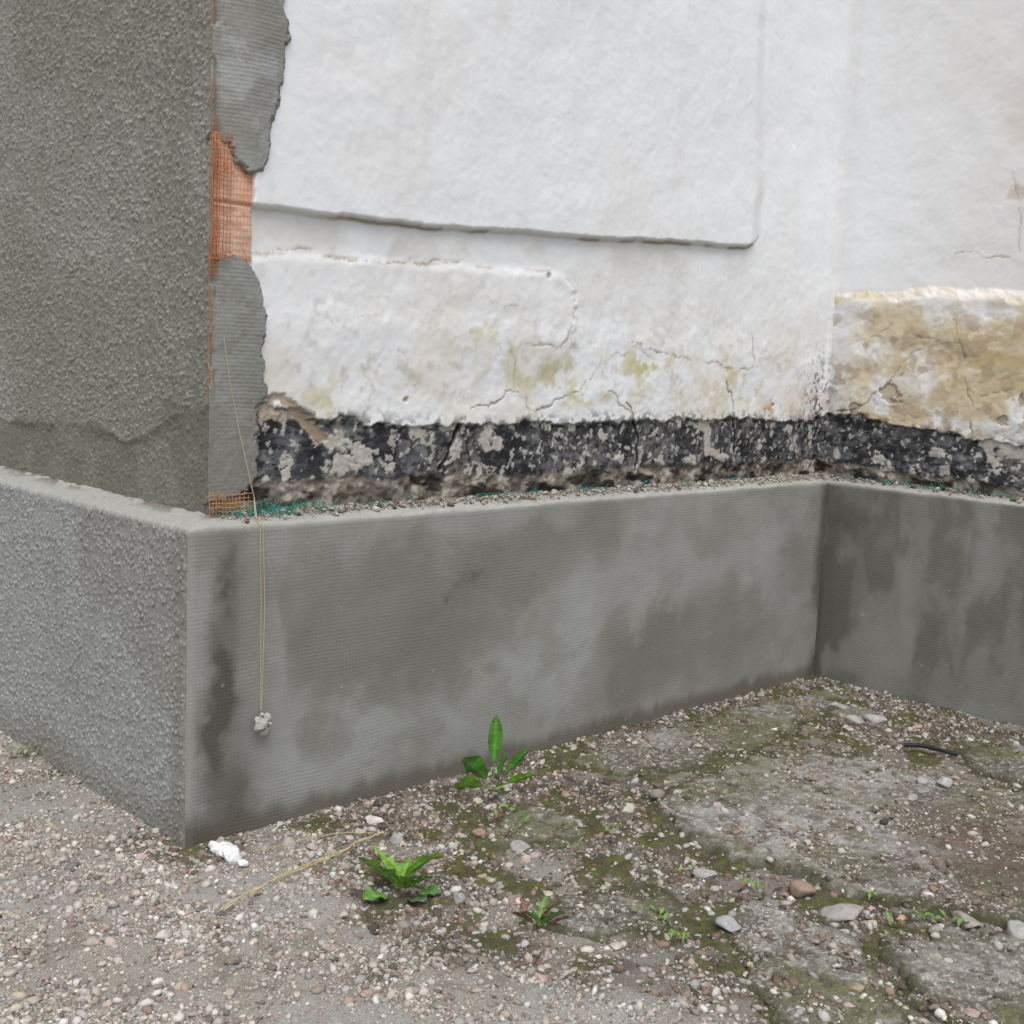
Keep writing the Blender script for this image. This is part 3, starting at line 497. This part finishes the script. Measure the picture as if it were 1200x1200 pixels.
S=Strands(); t=np.linspace(0,1,8); S.add(np.stack([1.33+.15*t,3.84-.07*t+.01*np.sin(t*5),.024+.006*np.sin(t*3)],-1),.0075,np.array([.02,.022,.028]),10); S.build('plastic_tube_offcut',M_net)
S=Strands(); tw=np.array([.55,.46,.22]); q=[(-.60,2.47),(-.56,2.56),(-.50,2.66),(-.43,2.76),(-.36,2.86),(-.29,2.93)]
for o in (0,.005):
    t=np.linspace(0,5,60); px=np.interp(t,range(6),[a_[0] for a_ in q])+o+.006*np.sin(t*2+o*300); py=np.interp(t,range(6),[a_[1] for a_ in q])+.003*np.sin(t*3.1)
    S.add(np.stack([px,py,gz(px,py)+.017+.004*np.sin(t*1.7)],-1),.0013,tw,6)
t=np.linspace(0,1,30); px=-.29-.30*t; py=2.93-.12*t+.03*np.sin(t*4); S.add(np.stack([px,py,gz(px,py)+.016],-1),.0010,tw*.9,6)
S.build('twine_offcut',M_twine)
hs=bpy.data.objects.new('hanging_mason_string',None); link(hs); hs.location=(CX,CY,0); hs.rotation_euler=(0,0,TH)
S=Strands(); sc=np.array([.48,.41,.29])
for k_,o in enumerate((0,.007)):
    pts=np.array([[.135,.076,1.26],[.155,.079,1.15],[.185,.078,1.02],[.205,.07,.93],[.218,.06,.86],[.197+o*.6,.02,.818],[.193+o,-.010,.802],[.192+o*1.2,-.014,.76],[.197+o*1.5,-.014,.60],[.198+o,-.015,.45],[.200+o*.2,-.016,.325]])
    if k_: pts=pts[4:]
    tt=np.linspace(0,len(pts)-1,90); S.add(np.stack([np.interp(tt,range(len(pts)),pts[:,i]) for i in range(3)],-1),.0010,sc,6)
S.build('string',M_twine,hs)
VV=[];FF=[];CC=[];n0=0
for i,(dx,dz,r_) in enumerate(((0,0,.020),(.012,.012,.012),(-.012,-.006,.012),(.004,-.024,.010),(.018,-.004,.009),(-.002,.024,.008),(-.014,.012,.008),(.010,-.018,.008))):
    V,F,c=rock(np.array([.200+dx,-.024,.292+dz]),r_,np.array([.40,.39,.37]),i+50,1.0); VV.append(V);FF.append(F+n0);CC.append(c);n0+=len(V)
mkmesh('mortar_lump',np.concatenate(VV),np.concatenate(FF),np.concatenate(CC),M_stone,hs,False)
# ---------------------------------------------------------------- plants
class Plant:
    def __init__(s): s.V=[];s.F=[];s.C=[];s.n=0
    def leaf(s,base,az,L,W,el0,el1,col,teeth=0,stalk=.25,fold=.3,roll=0.):
        nl=44; t=np.linspace(0,1,nl); el=el0+(el1-el0)*t
        r=np.concatenate([[0],np.cumsum(np.cos(el[:-1]))])*L/nl; z=np.concatenate([[0],np.cumsum(np.sin(el[:-1]))])*L/nl
        tt=np.clip((t-stalk)/(1-stalk),0,1); w=W*np.sin(math.pi*tt**1.15)**.75*.5
        if teeth: w*=1-.5*(1-np.abs(((tt*teeth)%1)*1.4-.4).clip(0,1))*(tt<.85)
        w=np.maximum(w,.0014*(1-.5*t)); w[-1]=.0003
        d=np.array([math.cos(az),math.sin(az),0]); p=np.array([-d[1],d[0],0]); rows=[]
        axis=base+d*r[:,None]+np.array([0,0,1])*z[:,None]
        nrm=-np.sin(el)[:,None]*d+np.cos(el)[:,None]*np.array([0,0,1])
        ro_=roll*sst(0,.3,t)[:,None]
        sd=p*np.cos(ro_)+nrm*np.sin(ro_); n2=nrm*np.cos(ro_)-p*np.sin(ro_)
        for s_ in (-1,-.5,0,.5,1):
            h=fold*abs(s_)*w+.14*w*np.sin(t*17+s_*2)*abs(s_)
            rows.append(axis+sd*(w*s_)[:,None]+n2*h[:,None])
        V=np.stack(rows,1); i=np.arange(nl-1)[:,None]*5+np.arange(4)[None]
        F=np.stack([i,i+1,i+6,i+5],-1).reshape(-1,4)+s.n
        C=np.tile(np.array(col),(nl,5,1))*(.85+.3*rng.random((nl,1,1))); C[:,2]=C[:,2]*1.4+.03; C[:4]=C[:4]*.5+np.array([.1,.05,.03])
        s.V.append(V.reshape(-1,3)); s.F.append(F); s.C.append(C.reshape(-1,3)); s.n+=nl*5
    def build(s,name): return mkmesh(name,np.concatenate(s.V),np.concatenate(s.F),np.concatenate(s.C),M_leaf)
g1=[.075,.215,.028]; g2=[.15,.31,.035]
P=Plant(); b=np.array((-.02,3.29,.008))
P.leaf(b,1.6,.235,.044,1.50,1.75,g1,0,.35,.15,.2); P.leaf(b,3.05,.135,.085,1.15,.35,g1,0,.3,.15,1.0); P.leaf(b,3.6,.135,.065,.65,-.25,g2,0,.3,.2,.9); P.leaf(b,.05,.165,.052,1.05,.80,g1,3,.4,.2,-1.1); P.leaf(b,-.3,.14,.050,.70,.35,g2,3,.35,.2,-1.0)
P.leaf(b,4.9,.085,.050,.75,.1,g2,0,.3,.2,.2); P.leaf(b,.6,.12,.035,1.25,1.1,g1,0,.35,.2,-1.2)
P.build('dandelion_plant')
P=Plant(); b=np.array((-.225,2.63,.008))
for i in range(15):
    az=i*2.399+rng.normal(0,.2)
    P.leaf(b,az,rng.uniform(.085,.145),rng.uniform(.034,.050),rng.uniform(.6,1.3),rng.uniform(.0,.7),np.array(g2)*rng.uniform(.7,1.1),int(rng.integers(3,5)),.15,.25,-1.0*math.cos(az)*rng.uniform(.5,1))
P.leaf(np.array((-.20,2.585,.005)),-.8,.065,.050,.5,.1,[.10,.15,.08],0,.1); P.leaf(np.array((-.235,2.60,.005)),-2.4,.085,.06,.4,.0,[.10,.22,.04],0,.15); P.leaf(np.array((-.19,2.60,.005)),.1,.07,.05,.4,.0,[.06,.15,.03],0,.15)
P.build('dandelion_plant')
P=Plant(); b=(.09,2.475,.004)
for i in range(13): P.leaf(np.array((b[0]+rng.normal(0,.014),b[1]+rng.normal(0,.012),b[2])),i*2.4,rng.uniform(.05,.095),rng.uniform(.02,.028),rng.uniform(.7,1.3),.3,([.15,.07,.045],[.11,.23,.04],[.12,.20,.045])[i%3],3,.2,.2,-.9*math.cos(i*2.4))
P.build('weed_seedling')
P=Plant()
for i in range(16): P.leaf(np.array((-1.42+rng.normal(0,.02),3.42+rng.normal(0,.015),.003)),rng.uniform(0,6.28),rng.uniform(.03,.07),.004,rng.uniform(.8,1.4),.4,[.12,.2,.05],0,0)
P.build('grass_tuft')
P=Plant()
spots=[(.60,2.70),(.47,2.78),(.9,2.66),(.88,2.56),(1.02,2.58),(.35,2.55),(.40,2.45),(.05,3.05),(.98,2.6),(.3,3.02),(1.05,2.56),(.2,2.9),(-.02,3.1),(.02,3.13)]
for (xx,yy) in spots:
    for i in range(6): P.leaf(np.array((xx+rng.normal(0,.018),yy+rng.normal(0,.018),.012)),rng.uniform(0,6.28),rng.uniform(.016,.038),rng.uniform(.007,.013),rng.uniform(.3,1.2),.3,([.36,.07,.04] if rng.random()<.12 else [.12,.22,.04]),0,.2)
P.build('weed_sprouts')
# ---------------------------------------------------------------- light
w=bpy.data.worlds.new('World'); bpy.context.scene.world=w; w.use_nodes=True; nt=w.node_tree
sky=nt.nodes.new('ShaderNodeTexSky'); sky.sky_type='NISHITA'; sky.sun_disc=False
SE,SAZ=math.radians(60),math.radians(176)
sky.sun_elevation=SE; sky.sun_rotation=SAZ; sky.dust_density=4; sky.air_density=1.; sky.ozone_density=1
hs_=nt.nodes.new('ShaderNodeHueSaturation'); hs_.inputs['Saturation'].default_value=.42
nt.links.new(sky.outputs[0],hs_.inputs['Color']); nt.links.new(hs_.outputs[0],nt.nodes['Background'].inputs[0]); nt.nodes['Background'].inputs[1].default_value=.15
sl=bpy.data.lights.new('sun','SUN'); sl.energy=1.5; sl.angle=math.radians(40); sl.color=(1,.99,.98)
so=bpy.data.objects.new('sun',sl); link(so)
dirv=Vector((math.sin(SAZ)*math.cos(SE),math.cos(SAZ)*math.cos(SE),math.sin(SE))); so.rotation_euler=dirv.to_track_quat('Z','Y').to_euler(); so.location=dirv*20
# ---------------------------------------------------------------- camera
pt,ro=.1273,.04327
fw=np.array([0,math.cos(pt),-math.sin(pt)]); up0=np.array([0,math.sin(pt),math.cos(pt)]); r0=np.array([1,0,0.]); c_,s_=math.cos(ro),math.sin(ro)
rt_=c_*r0+s_*up0; up=-s_*r0+c_*up0
cd=bpy.data.cameras.new('camera'); cd.lens=42.086; cd.sensor_width=36; cd.clip_end=500; cd.clip_start=.05
co=bpy.data.objects.new('camera',cd); link(co)
co.matrix_world=Matrix(((rt_[0],up[0],-fw[0],0),(rt_[1],up[1],-fw[1],0),(rt_[2],up[2],-fw[2],1.23632),(0,0,0,1)))
bpy.context.scene.camera=co
vs=bpy.context.scene.view_settings; vs.view_transform='Standard'; vs.look='None'; vs.exposure=0
